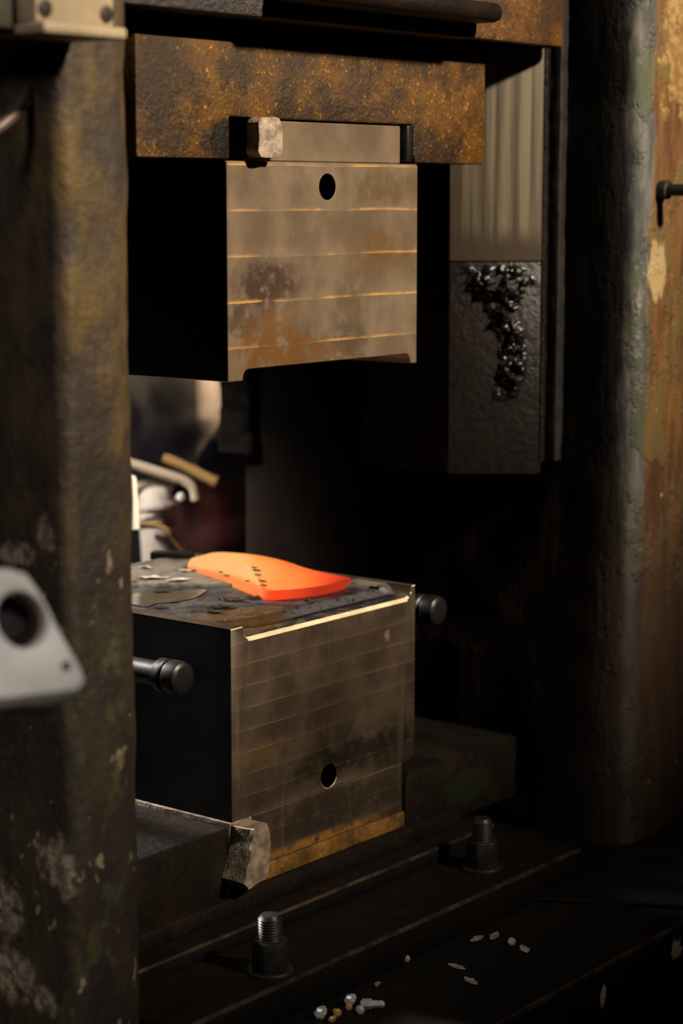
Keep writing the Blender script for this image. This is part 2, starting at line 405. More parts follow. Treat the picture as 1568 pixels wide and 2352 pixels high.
# ------------------------------------------------------------------ mesh helpers
def finish(bm, name, mat, parent=None, angle=32, loc=None):
    bmesh.ops.recalc_face_normals(bm, faces=bm.faces[:])
    me = bpy.data.meshes.new(name)
    bm.to_mesh(me)
    bm.free()
    for p in me.polygons:
        p.use_smooth = True
    me.set_sharp_from_angle(angle=math.radians(angle))
    me.materials.append(mat)
    o = bpy.data.objects.new(name, me)
    COL.objects.link(o)
    if parent is not None:
        o.parent = parent
        root = parent
        off = Vector(parent.location)
        while root.parent is not None:
            root = root.parent
            off = off + Vector(root.location)
        me.transform(Matrix.Translation(-off))
    elif loc is not None:
        me.transform(Matrix.Translation(-Vector(loc)))
        o.location = loc
    return o


def thing(name, label, cat, loc, group=None):
    o = bpy.data.objects.new(name, None)
    COL.objects.link(o)
    o.location = loc
    o.empty_display_size = 0.05
    o['label'] = label
    o['category'] = cat
    if group:
        o['group'] = group
    return o


def tag(o, label, cat, group=None):
    o['label'] = label
    o['category'] = cat
    if group:
        o['group'] = group
    return o


def struct(o):
    o['kind'] = 'structure'
    return o


def bevel(bm, width, seg=2, pred=None):
    es = [e for e in bm.edges if len(e.link_faces) == 2 and e.calc_face_angle(0) > 0.5 and (pred is None or pred(e))]
    if es and width > 0:
        bmesh.ops.bevel(bm, geom=es, offset=width, segments=seg, affect='EDGES', profile=0.5)


def box_bm(x0, x1, y0, y1, z0, z1, bev=0.0, seg=2):
    bm = bmesh.new()
    bmesh.ops.create_cube(bm, size=1)
    for v in bm.verts:
        v.co = Vector(((x0 + x1) / 2 + v.co.x * (x1 - x0), (y0 + y1) / 2 + v.co.y * (y1 - y0), (z0 + z1) / 2 + v.co.z * (z1 - z0)))
    bevel(bm, bev, seg)
    return bm


def prism_bm(poly, axis, a, b, hole=None):
    """poly is a list of 2-D points; axis 'y' extrudes an (x, z) outline, axis 'z' an (x, y) outline; hole = (u, v, r)"""
    bm = bmesh.new()
    mk = (lambda p, c: (p[0], c, p[1])) if axis == 'y' else (lambda p, c: (p[0], p[1], c)) if axis == 'z' else (lambda p, c: (c, p[0], p[1]))
    vs = [bm.verts.new(mk(p, a)) for p in poly]
    if hole:
        es = [bm.edges.new((vs[i], vs[(i + 1) % len(vs)])) for i in range(len(vs))]
        hv = [bm.verts.new(mk((hole[0] + hole[2] * math.cos(t), hole[1] + hole[2] * math.sin(t)), a)) for t in [2 * math.pi * i / 48 for i in range(48)]]
        es += [bm.edges.new((hv[i], hv[(i + 1) % 48])) for i in range(48)]
        r = bmesh.ops.triangle_fill(bm, use_beauty=True, use_dissolve=False, edges=es)
        fs = [g for g in r['geom'] if isinstance(g, bmesh.types.BMFace)]
    else:
        fs = [bm.faces.new(vs)]
    r = bmesh.ops.extrude_face_region(bm, geom=fs, use_keep_orig=True)
    d = Vector(mk((0, 0), b)) - Vector(mk((0, 0), a))
    for g in r['geom']:
        if isinstance(g, bmesh.types.BMVert):
            g.co += d
    bmesh.ops.recalc_face_normals(bm, faces=bm.faces[:])
    return bm


def ring_frame(d):
    d = d.normalized()
    up = Vector((0, 0, 1)) if abs(d.z) < 0.9 else Vector((1, 0, 0))
    a = d.cross(up).normalized()
    return a, a.cross(d).normalized()


def lathe_bm(base, axis, prof, seg=40):
    """prof: list of (distance along axis, radius)"""
    bm = bmesh.new()
    base, ax = Vector(base), Vector(axis).normalized()
    a, b = ring_frame(ax)
    rings = []
    for h, r in prof:
        if r <= 1e-6:
            rings.append([bm.verts.new(base + ax * h)])
        else:
            rings.append([bm.verts.new(base + ax * h + (a * math.cos(t) + b * math.sin(t)) * r) for t in [2 * math.pi * i / seg for i in range(seg)]])
    for p, q in zip(rings, rings[1:]):
        for i in range(seg):
            j = (i + 1) % seg
            f = [p[i % len(p)], p[j % len(p)], q[j % len(q)], q[i % len(q)]]
            u = []
            for v in f:
                if v not in u:
                    u.append(v)
            if len(u) > 2:
                bm.faces.new(u)
    for r in (rings[0], rings[-1]):
        if len(r) > 2:
            bm.faces.new(r)
    return bm


def tube_bm(pts, rad, seg=16):
    bm = bmesh.new()
    pts = [Vector(p) for p in pts]
    rings = []
    for i, p in enumerate(pts):
        d = (pts[min(i + 1, len(pts) - 1)] - pts[max(i - 1, 0)])
        a, b = ring_frame(d)
        r = rad[i] if isinstance(rad, (list, tuple)) else rad
        rings.append([bm.verts.new(p + (a * math.cos(t) + b * math.sin(t)) * r) for t in [2 * math.pi * k / seg for k in range(seg)]])
    for p, q in zip(rings, rings[1:]):
        for k in range(seg):
            bm.faces.new((p[k], p[(k + 1) % seg], q[(k + 1) % seg], q[k]))
    bm.faces.new(rings[0])
    bm.faces.new(rings[-1])
    return bm


def smooth_path(pts, n=8):
    pts = [Vector(p) for p in pts]
    out = []
    for i in range(len(pts) - 1):
        p0, p1, p2, p3 = pts[max(i - 1, 0)], pts[i], pts[i + 1], pts[min(i + 2, len(pts) - 1)]
        for k in range(n):
            t = k / n
            out.append(0.5 * ((2 * p1) + (p2 - p0) * t + (2 * p0 - 5 * p1 + 4 * p2 - p3) * t * t + (3 * p1 - p0 - 3 * p2 + p3) * t ** 3))
    out.append(pts[-1])
    return out


def column_bm(outline, z0, z1, dz, amp, scale, seed=0.0):
    """cast column: an (x, y) outline swept upwards, its skin uneven"""
    bm = bmesh.new()
    n = len(outline)
    k = int((z1 - z0) / dz)
    rings = []
    for j in range(k + 1):
        z = z0 + (z1 - z0) * j / k
        ring = []
        for i, (x, y) in enumerate(outline):
            p, q = outline[i - 1], outline[(i + 1) % n]
            nx, ny = q[1] - p[1], -(q[0] - p[0])
            ln = math.hypot(nx, ny) or 1
            s = mnoise.fractal(Vector((x * scale, y * scale, z * scale * 0.7 + seed)), 0.8, 2.0, 4) * amp
            ring.append(bm.verts.new((x + nx / ln * s, y + ny / ln * s, z)))
        rings.append(ring)
    for a, b in zip(rings, rings[1:]):
        for i in range(n):
            bm.faces.new((a[i], a[(i + 1) % n], b[(i + 1) % n], b[i]))
    bm.faces.new(rings[0])
    bm.faces.new(rings[-1])
    return bm


def rounded(x0, x1, y0, y1, radii, step=0.02, arc=10):
    """rounded rectangle outline counter-clockwise from lower left; radii for (x0y0, x1y0, x1y1, x0y1)"""
    pts = []
    cs = [(x0, y0, math.pi, 1, 1), (x1, y0, 1.5 * math.pi, -1, 1), (x1, y1, 0, -1, -1), (x0, y1, 0.5 * math.pi, 1, -1)]
    for (cx, cy, a0, sx, sy), r in zip(cs, radii):
        ox, oy = cx + sx * r, cy + sy * r
        for i in range(arc + 1):
            t = a0 + 0.5 * math.pi * i / arc
            pts.append((ox + r * math.cos(t), oy + r * math.sin(t)))
    out = []
    for i, p in enumerate(pts):
        q = pts[(i + 1) % len(pts)]
        d = math.hypot(q[0] - p[0], q[1] - p[1])
        m = max(1, int(d / step))
        for k in range(m):
            out.append((p[0] + (q[0] - p[0]) * k / m, p[1] + (q[1] - p[1]) * k / m))
    return out


def at(px, py, t):
    """a point seen at a photo pixel, t metres into the room"""
    return CAM + (VD + VR * ((px - 784) / FPX) - VU * ((py - 1176) / FPX)) * t


def onz(px, py, z):
    r = VD + VR * ((px - 784) / FPX) - VU * ((py - 1176) / FPX)
    return CAM + r * ((z - CAM.z) / r.z)


# ------------------------------------------------------------------ the setting
struct(finish(box_bm(-6, 8, -7, 3.2, -1.0, -0.9), 'floor', M_FLOOR))
struct(finish(box_bm(-4, 9, 2.95, 3.15, -0.9, 4.0), 'wall_back', M_WALL))

pil = thing('wall_pillar', 'tan painted pillar against the drab rear wall behind the dies', 'pillar', (2.55, 2.8, -0.9))
P0 = at(497, 900, 1.0) - CAM
PX = CAM.x + P0.x * (2.86 - CAM.y) / P0.y
finish(box_bm(PX, PX + 0.42, 2.86, 2.949, -0.9, 4.0, 0.012), 'shaft', M_PILLAR, pil)
finish(box_bm(PX - 0.05, PX + 0.47, 2.80, 2.949, -0.9, -0.6, 0.012), 'plinth', M_PILLAR, pil)

# ------------------------------------------------------------------ hammer frame columns
cr = thing('frame_column', 'flaking grey, green and rust-brown hammer column at the right, rounded front corner', 'column', (0.95, 0.2, -0.505))
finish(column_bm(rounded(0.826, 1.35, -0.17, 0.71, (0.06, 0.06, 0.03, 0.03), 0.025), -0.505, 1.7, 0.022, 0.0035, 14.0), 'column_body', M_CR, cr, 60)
bm = column_bm(rounded(0.80, 0.90, 0.66, 0.745, (0.012, 0.012, 0.012, 0.012), 0.01, 4), 0.128, 1.5, 0.011, 0.007, 30.0, 5.0)
finish(bm, 'rear_rail', M_DARK, cr, 60)
rail = finish(prism_bm([(0.700, 0.112), (0.786, -0.006), (0.832, -0.006), (0.832, 0.30), (0.700, 0.30)], 'z', 0.148, 1.6), 'guide_rail', M_DARK, cr)
A, B = (0.677, 0.100), (0.774, -0.022)
bm = prism_bm([A, B, (B[0] + 0.020, B[1] + 0.016), (A[0] + 0.020, A[1] + 0.016)], 'z', 0.5135, 1.5)
bevel(bm, 0.002)
finish(bm, 'worn_guide_plate', M_GUIDE, rail)['label'] = 'worn pale guide plate with vertical scuffs'
bm = prism_bm([(A[0] + .002, A[1] + .0015), (B[0] + .002, B[1] + .0015), (B[0] + 0.022, B[1] + 0.0175), (A[0] + 0.022, A[1] + 0.0175)], 'z', 0.148, 0.5125)
bevel(bm, 0.003)
finish(bm, 'lower_guide_plate', M_GUIDELOW, rail)['label'] = 'dark greasy lower guide plate'
for (xa, xb, ya) in ((0.783, 0.798, -0.020), (0.806, 0.828, -0.036)):
    bm = column_bm(rounded(xa, xb, ya, 0.0, (0.003,) * 4, 0.006, 3), 0.17, 1.5, 0.012, 0.0016, 60.0, xa)
    finish(bm, 'retaining_strip', M_BOLT if xa > 0.8 else M_DARK, rail, 50)
# smeared grease lumps on the lower plate
bm = bmesh.new()
tx, ty = (B[0] - A[0]), (B[1] - A[1])
L = math.hypot(tx, ty)
nx, ny = ty / L, -tx / L
NU, NV = 60, 130
grid = []
for j in range(NV + 1):
    row = []
    for i in range(NU + 1):
        u, v = i / NU, j / NV
        z = 0.27 + v * 0.24
        cxm = 0.60 + 0.10 * math.sin(v * 5)
        half = 0.17 + 0.28 * max(0, min(1, (v - 0.66) / 0.2))
        msk = max(0, 1 - ((u - cxm) / half) ** 2) * min(1, v * 6) * min(1, (1 - v) * 8)
        f = mnoise.fractal(Vector((u * 9, v * 13, 2.0)), 0.6, 2.1, 6) + 0.42
        r = max(0.0, f) * msk * 0.019 - 0.0012
        row.append(bm.verts.new((A[0] + tx * u + nx * r + .002, A[1] + ty * u + ny * r + .0015, z)))
    grid.append(row)
for j in range(NV):
    for i in range(NU):
        bm.faces.new((grid[j][i], grid[j][i + 1], grid[j + 1][i + 1], grid[j + 1][i]))
g = finish(bm, 'grease', M_GREASE, rail, 80)
g['kind'] = 'stuff'
st = finish(lathe_bm((0.912, -0.165, 0.633), (0, -1, 0), [(0, 0.016), (0.02, 0.016), (0.022, 0.010), (0.085, 0.010), (0.087, 0.009)], 24), 'stud', M_BLACK, cr)
st['label'] = 'black stud sticking out near the top'

cl = thing('frame_column', 'blurred brown and olive hammer column in front on the left, chipped paint', 'column', (-0.45, 0.2, -0.505))
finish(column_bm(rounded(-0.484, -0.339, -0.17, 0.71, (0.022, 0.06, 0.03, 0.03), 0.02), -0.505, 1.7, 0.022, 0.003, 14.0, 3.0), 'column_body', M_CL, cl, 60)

# ------------------------------------------------------------------ ram and crosshead
ram = thing('hammer_ram', 'rusty cast ram block with a dovetail slot gripping the upper die', 'hammer ram', (0.225, 0.2, 0.834))
N0, N1 = 0.003, 0.433
prof = [(-0.184, 0.674), (N0, 0.674), (N0, 0.7325), (N1, 0.7325), (N1, 0.688), (N1 + 0.006, 0.676), (N1 + 0.012, 0.674), (0.629, 0.674), (0.629, 0.836), (-0.184, 0.836)]
bm = prism_bm(prof, 'y', -0.004, 0.50)
bevel(bm, 0.004, 2)
finish(bm, 'ram_body', M_RAM, ram)
finish(box_bm(-0.15, 0.60, 0.03, 0.45, 0.834, 0.872), 'neck', M_DARK, ram)
finish(box_bm(0.4135, 0.4275, -0.007, 0.48, 0.676, 0.7315, 0.003, 3), 'slot_liner', M_PIN, ram)['label'] = 'black shiny liner strip in the slot'
beam = thing('cross_beam', 'dark oily crossbeam over the rusty ram with a rusty right end', 'beam', (0.22, 0.1, 0.868))
finish(box_bm(-0.335, 0.770, -0.055, 0.50, 0.866, 1.20, 0.006), 'beam_body', M_BEAM, beam)
eb = finish(box_bm(0.510, 0.772, -0.062, 0.10, 0.866, 1.19, 0.007), 'end_block', M_ENDB, beam)
eb['label'] = 'rusty brown end block'
bm = box_bm(0.02, 0.520, -0.115, -0.05, 0.888, 0.918, 0.013, 3)
finish(bm, 'flange', M_DARK, beam)

# ------------------------------------------------------------------ dies
def notch(x0, x1, z0, dz, s):
    """the shallow recess in a die's working edge, its corners eased"""
    return [(x0, z0), (x0 + 0.002, z0 + s * dz * 0.55), (x0 + 0.006, z0 + s * dz * 0.88), (x0 + 0.012, z0 + s * dz),
            (x1 - 0.012, z0 + s * dz), (x1 - 0.006, z0 + s * dz * 0.88), (x1 - 0.002, z0 + s * dz * 0.55), (x1, z0)]


ud = thing('upper_die', 'bright milled steel upper die block with a round hole, hanging under the ram', 'forging die', (0.225, 0.27, 0.36))
prof = [(0.0, 0.36)] + notch(0.031, 0.434, 0.36, 0.016, 1) + [(0.45, 0.36), (0.45, 0.6685), (0.4475, 0.672), (0.0, 0.672)]
bm = prism_bm(prof, 'y', 0.0, 0.55, (0.2245, 0.6365, 0.0192))
bevel(bm, 0.0012, 1)
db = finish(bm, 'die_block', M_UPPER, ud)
bm = prism_bm([(0.096, 0.6725), (0.405, 0.6725), (0.405, 0.73), (0.096, 0.73)], 'y', 0.0005, 0.55)
bevel(bm, 0.0015, 1)
finish(bm, 'shank', M_UPPER, ud)
bm = lathe_bm((0.2245, 0.0002, 0.6365), (0, 1, 0), [(0.0, 0.0192), (0.002, 0.0178), (0.06, 0.0178), (0.06, 0.0186), (0.0, 0.0196)], 48)
finish(bm, 'hole_lining', M_BORE, db)['label'] = 'bright chamfered rim of the hole'



def worn(o, mat, pick):
    """front-facing edges get a brighter material, their highlight put into the colour"""
    o.data.materials.append(mat)
    k = len(o.data.materials) - 1
    for p in o.data.polygons:
        if pick(p):
            p.material_index = k


def shade_sides(o):
    """unmilled flanks of a die block, blackened with the shade they lie in"""
    o.data.materials.append(M_SIDE_SHADE)
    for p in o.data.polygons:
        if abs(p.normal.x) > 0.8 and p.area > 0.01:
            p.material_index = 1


shade_sides(db)
ld = thing('lower_die', 'darker milled steel lower die block carrying the glowing forging', 'forging die', (0.225, 0.25, -0.37))
prof = [(0.0, 0.0), (0.0, -0.29), (0.436, -0.29), (0.445, -0.287), (0.45, -0.279), (0.45, 0.0)] + [(p[0], p[1]) for p in reversed(notch(0.027, 0.440, 0.0, 0.0185, -1))]
bm = prism_bm(prof, 'y', 0.0, 0.50, (0.2265, -0.2685, 0.0195))
lip = lambda e: all(abs(v.co.y) < 1e-4 and 0.035 < v.co.x < 0.436 and -0.02 < v.co.z < -0.014 for v in e.verts)
bevel(bm, 0.0055, 3, lip)
bevel(bm, 0.0012, 1, lambda e: all(abs(v.co.y) < 1e-4 for v in e.verts) and not all(0.034 < v.co.x < 0.437 and -0.03 < v.co.z < 0.001 for v in e.verts))
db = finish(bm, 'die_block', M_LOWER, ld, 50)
shade_sides(db)
worn(db, M_LIP_GLINT, lambda p: p.normal.y < -0.25 and p.normal.z > 0.25)
bm = prism_bm([(0.046, -0.2905), (0.418, -0.2905), (0.418, -0.3715), (0.052, -0.3715)], 'y', 0.0005, 0.50)
bevel(bm, 0.0015, 1)
finish(bm, 'shank', M_LOWER, ld)
bm = lathe_bm((0.2265, 0.0002, -0.2685), (0, 1, 0), [(0.0, 0.0195), (0.002, 0.0181), (0.06, 0.0181), (0.06, 0.0189), (0.0, 0.0199)], 48)
finish(bm, 'hole_lining', M_BORE, db)['label'] = 'bright chamfered rim of the hole'


def die_top(x, y):
    """height of the impression face above the recess floor of the lower die"""
    z = -0.0183
    front = 0.034 + 0.05 * max(0, (0.14 - x) / 0.14) ** 1.5
    s = max(0.0, min(1.0, (y - front) / 0.020))
    z += 0.012 * s * s * (3 - 2 * s)
    # raised plateau at the rear left, its edge running towards the forging
    e = (y - 0.369) + (x - 0.171) * 1.3
    s = max(0.0, min(1.0, e / 0.006))
    z += 0.0055 * s
    z += 0.0012 * mnoise.fractal(Vector((x * 40, y * 40, 1)), 0.8, 2, 4)
    z -= 0.003 * math.exp(-(((x - 0.12) / 0.06) ** 2 + ((y - 0.25) / 0.07) ** 2))
    return min(z, -0.0004)


bm = bmesh.new()
NX, NY = 110, 130
gv = [[bm.verts.new((0.0285 + 0.410 * i / NX, 0.0065 + 0.4925 * j / NY, die_top(0.0285 + 0.410 * i / NX, 0.0065 + 0.4925 * j / NY))) for i in range(NX + 1)] for j in range(NY + 1)]
for j in range(NY):
    for i in range(NX):
        bm.faces.new((gv[j][i], gv[j][i + 1], gv[j + 1][i + 1], gv[j + 1][i]))
ring = [gv[0][i] for i in range(NX + 1)] + [gv[j][NX] for j in range(1, NY + 1)] + [gv[NY][i] for i in range(NX - 1, -1, -1)] + [gv[j][0] for j in range(NY - 1, 0, -1)]
low = [bm.verts.new((v.co.x, v.co.y, -0.0195)) for v in ring]
for k in range(len(ring)):
    bm.faces.new((ring[k], low[k], low[(k + 1) % len(ring)], ring[(k + 1) % len(ring)]))
finish(bm, 'impression_face', M_IMP, ld, 50)['label'] = 'scaled and oily working face'
bm = bmesh.new()
vs = []
for p in smooth_path([onz(a_, b_, -0.0055) for a_, b_ in ((286, 1366), (330, 1360), (400, 1357), (468, 1354), (470, 1360), (445, 1372), (405, 1379), (360, 1383), (335, 1391), (286, 1386))], 4):
    vs.append(bm.verts.new((p.x, p.y, die_top(p.x, p.y) + 0.0014)))
bm.faces.new(vs)
bmesh.ops.inset_region(bm, faces=bm.faces[:], thickness=0.004, depth=0.0006)
finish(bm, 'oil_puddle', M_OIL, ld, 60)

# ------------------------------------------------------------------ wedge keys
uk = thing('wedge_key', 'pale hammered key end in the slot above the upper die', 'wedge', (0.055, 0.1, 0.676))
bm = prism_bm([(0.042, 0.685), (0.047, 0.677), (0.086, 0.679), (0.093, 0.690), (0.094, 0.722), (0.087, 0.733), (0.052, 0.7335), (0.044, 0.726)], 'y', -0.023, 0.0)
bmesh.ops.subdivide_edges(bm, edges=bm.edges[:], cuts=4, use_grid_fill=True)
for v in bm.verts:
    if v.co.y < -0.015:
        v.co += mnoise.noise_vector(v.co * 60) * 0.0022
finish(bm, 'key_end', M_KEY, uk, 40)
finish(box_bm(0.046, 0.091, -0.001, 0.50, 0.6775, 0.7310), 'key_bar', M_DARK, uk)
lk = thing('wedge_key', 'hammered pale key end projecting below the left corner of the lower die', 'wedge', (0.02, 0.1, -0.37))
bm = prism_bm([(-0.003, -0.294), (0.030, -0.2905), (0.036, -0.310), (0.037, -0.345), (0.030, -0.372), (-0.012, -0.381), (-0.024, -0.368), (-0.007, -0.330), (-0.004, -0.312)], 'y', -0.042, -0.0005)
bmesh.ops.subdivide_edges(bm, edges=bm.edges[:], cuts=4, use_grid_fill=True)
for v in bm.verts:
    if v.co.y < -0.03:
        v.co += mnoise.noise_vector(v.co * 60) * 0.0025
finish(bm, 'key_end', M_KEY, lk, 40)
finish(box_bm(-0.006, 0.044, 0.0, 0.50, -0.372, -0.2908, 0.001), 'key_bar', M_KEY, lk)

# ------------------------------------------------------------------ die holder, anvil ledge, plates
dh = thing('die_holder', 'black cast holder clamping the foot of the lower die, steps along its front', 'die holder', (0.22, 0.3, -0.45))
bm = prism_bm([(-0.333, -0.2955), (-0.0075, -0.2955), (-0.012, -0.36), (-0.012, -0.425), (-0.333, -0.425)], 'y', 0.0, 0.52)
bevel(bm, 0.004)
finish(bm, 'cheek', M_HOLDER, dh)
bm = prism_bm([(0.428, -0.304), (0.446, -0.311), (0.745, -0.311), (0.745, -0.42), (0.55, -0.42), (0.44, -0.425), (0.422, -0.425), (0.422, -0.33)], 'y', -0.004, 0.52)
bevel(bm, 0.004)
finish(bm, 'cheek', M_HOLDER, dh)
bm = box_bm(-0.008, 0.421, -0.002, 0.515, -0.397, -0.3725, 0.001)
finish(bm, 'slot_floor', M_GLOW_STEP, dh)['label'] = 'glow-orange strip under the die'
finish(box_bm(-0.30, 0.56, -0.018, 0.50, -0.4245, -0.398, 0.003), 'upper_step', M_HOLDER, dh)
worn(finish(box_bm(-0.333, 0.60, -0.060, 0.50, -0.4495, -0.4255, 0.004), 'lower_step', M_LEDGE, dh), M_LIT_EDGE, lambda p: p.normal.y < -0.3 and p.normal.z > 0.3)
finish(box_bm(0.0, 0.565, 0.505, 0.56, -0.45, -0.042, 0.006), 'back_plate', M_DARK, dh)
finish(box_bm(-0.125, -0.047, 0.505, 0.56, -0.45, -0.030, 0.006), 'bar_support', M_DARK, dh)

an = thing('anvil_ledge', 'broad black anvil ledge with a lit-coloured front edge below the die holder', 'anvil', (0.1, 0.2, -0.505))
bm = bmesh.new()
bm.free()
bm = box_bm(-0.335, 0.648, -0.203, 0.66, -0.5045, -0.4505, 0.005, 2)
worn(finish(bm, 'ledge_slab', M_LEDGE, an), M_LIT_EDGE, lambda p: p.normal.y < -0.3 and p.normal.z > 0.3)


def anchor_bolt(x, y, label):
    t = thing('anchor_bolt', label, 'bolt', (x, y, -0.4505), 'anchor bolts on the anvil ledge')
    finish(lathe_bm((x, y, -0.4505), (0, 0, 1), [(0, 0.034), (0.003, 0.034), (0.005, 0.032), (0.005, 0.018)], 40), 'washer', M_BOLT, t)
    bm = prism_bm([(x + 0.0265 * math.cos(math.radians(20 + 60 * k)), y + 0.0265 * math.sin(math.radians(20 + 60 * k))) for k in range(6)], 'z', -0.4465, -0.403)
    bevel(bm, 0.003)
    finish(bm, 'nut', M_BOLT, t)
    pr, h = [], 0.0
    pr.append((0.04, 0.0165))
    for k in range(8):
        pr += [(0.048 + k * 0.0042, 0.0172), (0.050 + k * 0.0042, 0.0152)]
    pr += [(0.083, 0.013)]
    finish(lathe_bm((x, y, -0.4505), (0, 0, 1), pr, 32), 'threaded_stud', M_BOLT, t)
    return t


anchor_bolt(0.456, -0.131, 'dark hex nut on a threaded stud below the right cheek of the die holder')
anchor_bolt(-0.101, -0.159, 'blurred nut and stud on the ledge near the left column')

sp = thing('sole_plate', 'heavy black sole plate with a rusty chipped front edge at the bottom', 'plate', (0.3, 0.2, -0.9))
worn(finish(box_bm(-0.9, 1.8, -0.44, 0.80, -0.9, -0.5055, 0.006), 'slab', M_SOLE, sp), M_LIT_EDGE, lambda p: p.normal.y < -0.3 and p.normal.z > 0.3)
bm = prism_bm([(0.50, -0.195), (0.64, -0.4395), (1.7, -0.4395), (1.7, -0.18), (0.66, -0.18), (0.655, -0.195)], 'z', -0.505, -0.4985)
bevel(bm, 0.0015, 1)
tag(finish(bm, 'cover_plate', M_SOLE, None, 32, (0.9, -0.3, -0.505)), 'thin dark cover plate with an angled edge, on the sole plate beside the right column', 'plate')

# round bars beside the die
for (x, lab) in ((-0.086, 'round steel bar end in the dark left of the lower die'), (0.536, 'round steel bar end in the dark right of the lower die')):
    t = thing('locking_bar', lab, 'bar', (x, 0.3, -0.059), 'locking bars beside the lower die')
    finish(lathe_bm((x, 0.06, -0.059), (0, 1, 0), [(0, 0.018), (0.47, 0.018)], 32), 'shaft', M_PIN, t)
    finish(lathe_bm((x, 0.045, -0.059), (0, 1, 0), [(0, 0.022), (0.002, 0.0245), (0.013, 0.0245), (0.015, 0.022)], 40), 'collar', M_PIN, t)
    finish(lathe_bm((x, 0.012, -0.059), (0, 1, 0), [(0, 0.0), (0.0, 0.016), (0.001, 0.020), (0.004, 0.0235), (0.010, 0.025), (0.024, 0.025), (0.028, 0.022), (0.034, 0.021)], 40), 'head', M_PIN, t)

# ------------------------------------------------------------------ the glowing forging
NEAR = [(428, 1309), (452, 1320), (485, 1332), (525, 1345), (565, 1360), (597, 1373), (618, 1378), (655, 1376), (695, 1372), (740, 1365), (783, 1354), (804, 1343)]
FAR = [(433, 1284), (462, 1276), (495, 1268.5), (545, 1270), (590, 1275), (632, 1283), (665, 1292), (700, 1304), (735, 1313), (768, 1320), (796, 1325), (808, 1328)]
FZ = [0.016, 0.021, 0.026, 0.027, 0.026, 0.025, 0.024, 0.022, 0.020, 0.017, 0.014, 0.011]
DZ = -0.005


nearp = smooth_path([onz(a, b, DZ) for a, b in NEAR], 6)
farp = smooth_path([onz(a, b, DZ + h) for (a, b), h in zip(FAR, FZ)], 6)
NS, NT = len(nearp), 34
bm = bmesh.new()
hl = bm.verts.layers.float.new('glow_level')


def sm(a, b, x):
    t = max(0.0, min(1.0, (x - a) / (b - a)))
    return t * t * (3 - 2 * t)


top = []
for i in range(NS):
    u = i / (NS - 1)
    n_, f_ = nearp[i], farp[i]
    row = []
    fh = f_.z - DZ
    for j in range(NT + 1):
        v = j / NT
        # left half: flat-topped boss with a bevelled near side; right half: dished blade with a rim
        boss = fh * (0.28 * sm(0, 0.03, v) + 0.17 * sm(0.05, 0.20, v) + 0.55 * sm(0.18, 0.42, v))
        rim = 0.0135
        dish = rim * sm(0, 0.035, v) - (rim * 0.62) * sm(0.06, 0.20, v) + (fh - rim * 0.38) * sm(0.25, 1.0, v) ** 1.3
        rdg = 0.49 - 0.27 * min(v, 0.6)
        k = sm(rdg - 0.035, rdg + 0.06, u)
        bumpr = 0.003 * math.exp(-((u - rdg + 0.03) / 0.03) ** 2) * sm(0.03, 0.15, v) * (1 - sm(0.45, 0.75, v))
        h = boss * (1 - k) + dish * k + bumpr
        endf = sm(0.0, 0.012, u) * 0.55 + 0.45 * sm(0.006, 0.03, u)
        h *= endf * 0.9 + 0.1
        tip = 1 - 0.35 * sm(0.93, 1.0, u)
        h *= tip
        p = n_.lerp(f_, v)
        p.z = DZ + h + 0.0004 * mnoise.noise(Vector((u * 30, v * 14, 3)))
        vt = bm.verts.new(p)
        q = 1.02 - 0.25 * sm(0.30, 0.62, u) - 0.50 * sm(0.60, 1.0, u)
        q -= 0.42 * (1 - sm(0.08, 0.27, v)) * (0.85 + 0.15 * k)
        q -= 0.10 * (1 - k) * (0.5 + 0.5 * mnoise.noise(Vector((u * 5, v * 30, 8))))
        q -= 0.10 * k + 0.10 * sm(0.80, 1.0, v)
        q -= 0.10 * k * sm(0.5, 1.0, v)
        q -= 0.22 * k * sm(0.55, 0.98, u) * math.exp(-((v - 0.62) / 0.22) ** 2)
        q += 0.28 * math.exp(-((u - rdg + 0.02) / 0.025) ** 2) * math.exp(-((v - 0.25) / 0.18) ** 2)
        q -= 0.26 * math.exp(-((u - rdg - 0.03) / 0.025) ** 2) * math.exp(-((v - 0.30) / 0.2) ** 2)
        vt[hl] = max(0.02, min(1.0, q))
        row.append(vt)
    top.append(row)
bot = []
for i in range(NS):
    n_, f_ = nearp[i], farp[i]
    row = []
    for j in (0, NT):
        p = top[i][j].co.copy()
        if j == 0:
            p += (Vector((f_.x, f_.y, 0)) - Vector((n_.x, n_.y, 0))).normalized() * 0.002
        p.z = DZ - 0.0015
        vt = bm.verts.new(p)
        vt[hl] = max(0.0, top[i][j][hl] - 0.25)
        row.append(vt)
    bot.append(row)
for i in range(NS - 1):
    for j in range(NT):
        bm.faces.new((top[i][j], top[i + 1][j], top[i + 1][j + 1], top[i][j + 1]))
    bm.faces.new((bot[i][0], bot[i + 1][0], top[i + 1][0], top[i][0]))
    bm.faces.new((top[i][NT], top[i + 1][NT], bot[i + 1][1], bot[i][1]))
    bm.faces.new((bot[i][1], bot[i + 1][1], bot[i + 1][0], bot[i][0]))
bm.faces.new([top[0][j] for j in range(NT + 1)] + [bot[0][1], bot[0][0]])
bm.faces.new([top[-1][j] for j in range(NT, -1, -1)] + [bot[-1][0], bot[-1][1]])
hotp = thing('hot_forging', 'glowing orange forged blank lying on the lower die', 'forging', (0.32, 0.22, DZ))
finish(bm, 'blank', M_HOT, hotp, 70)
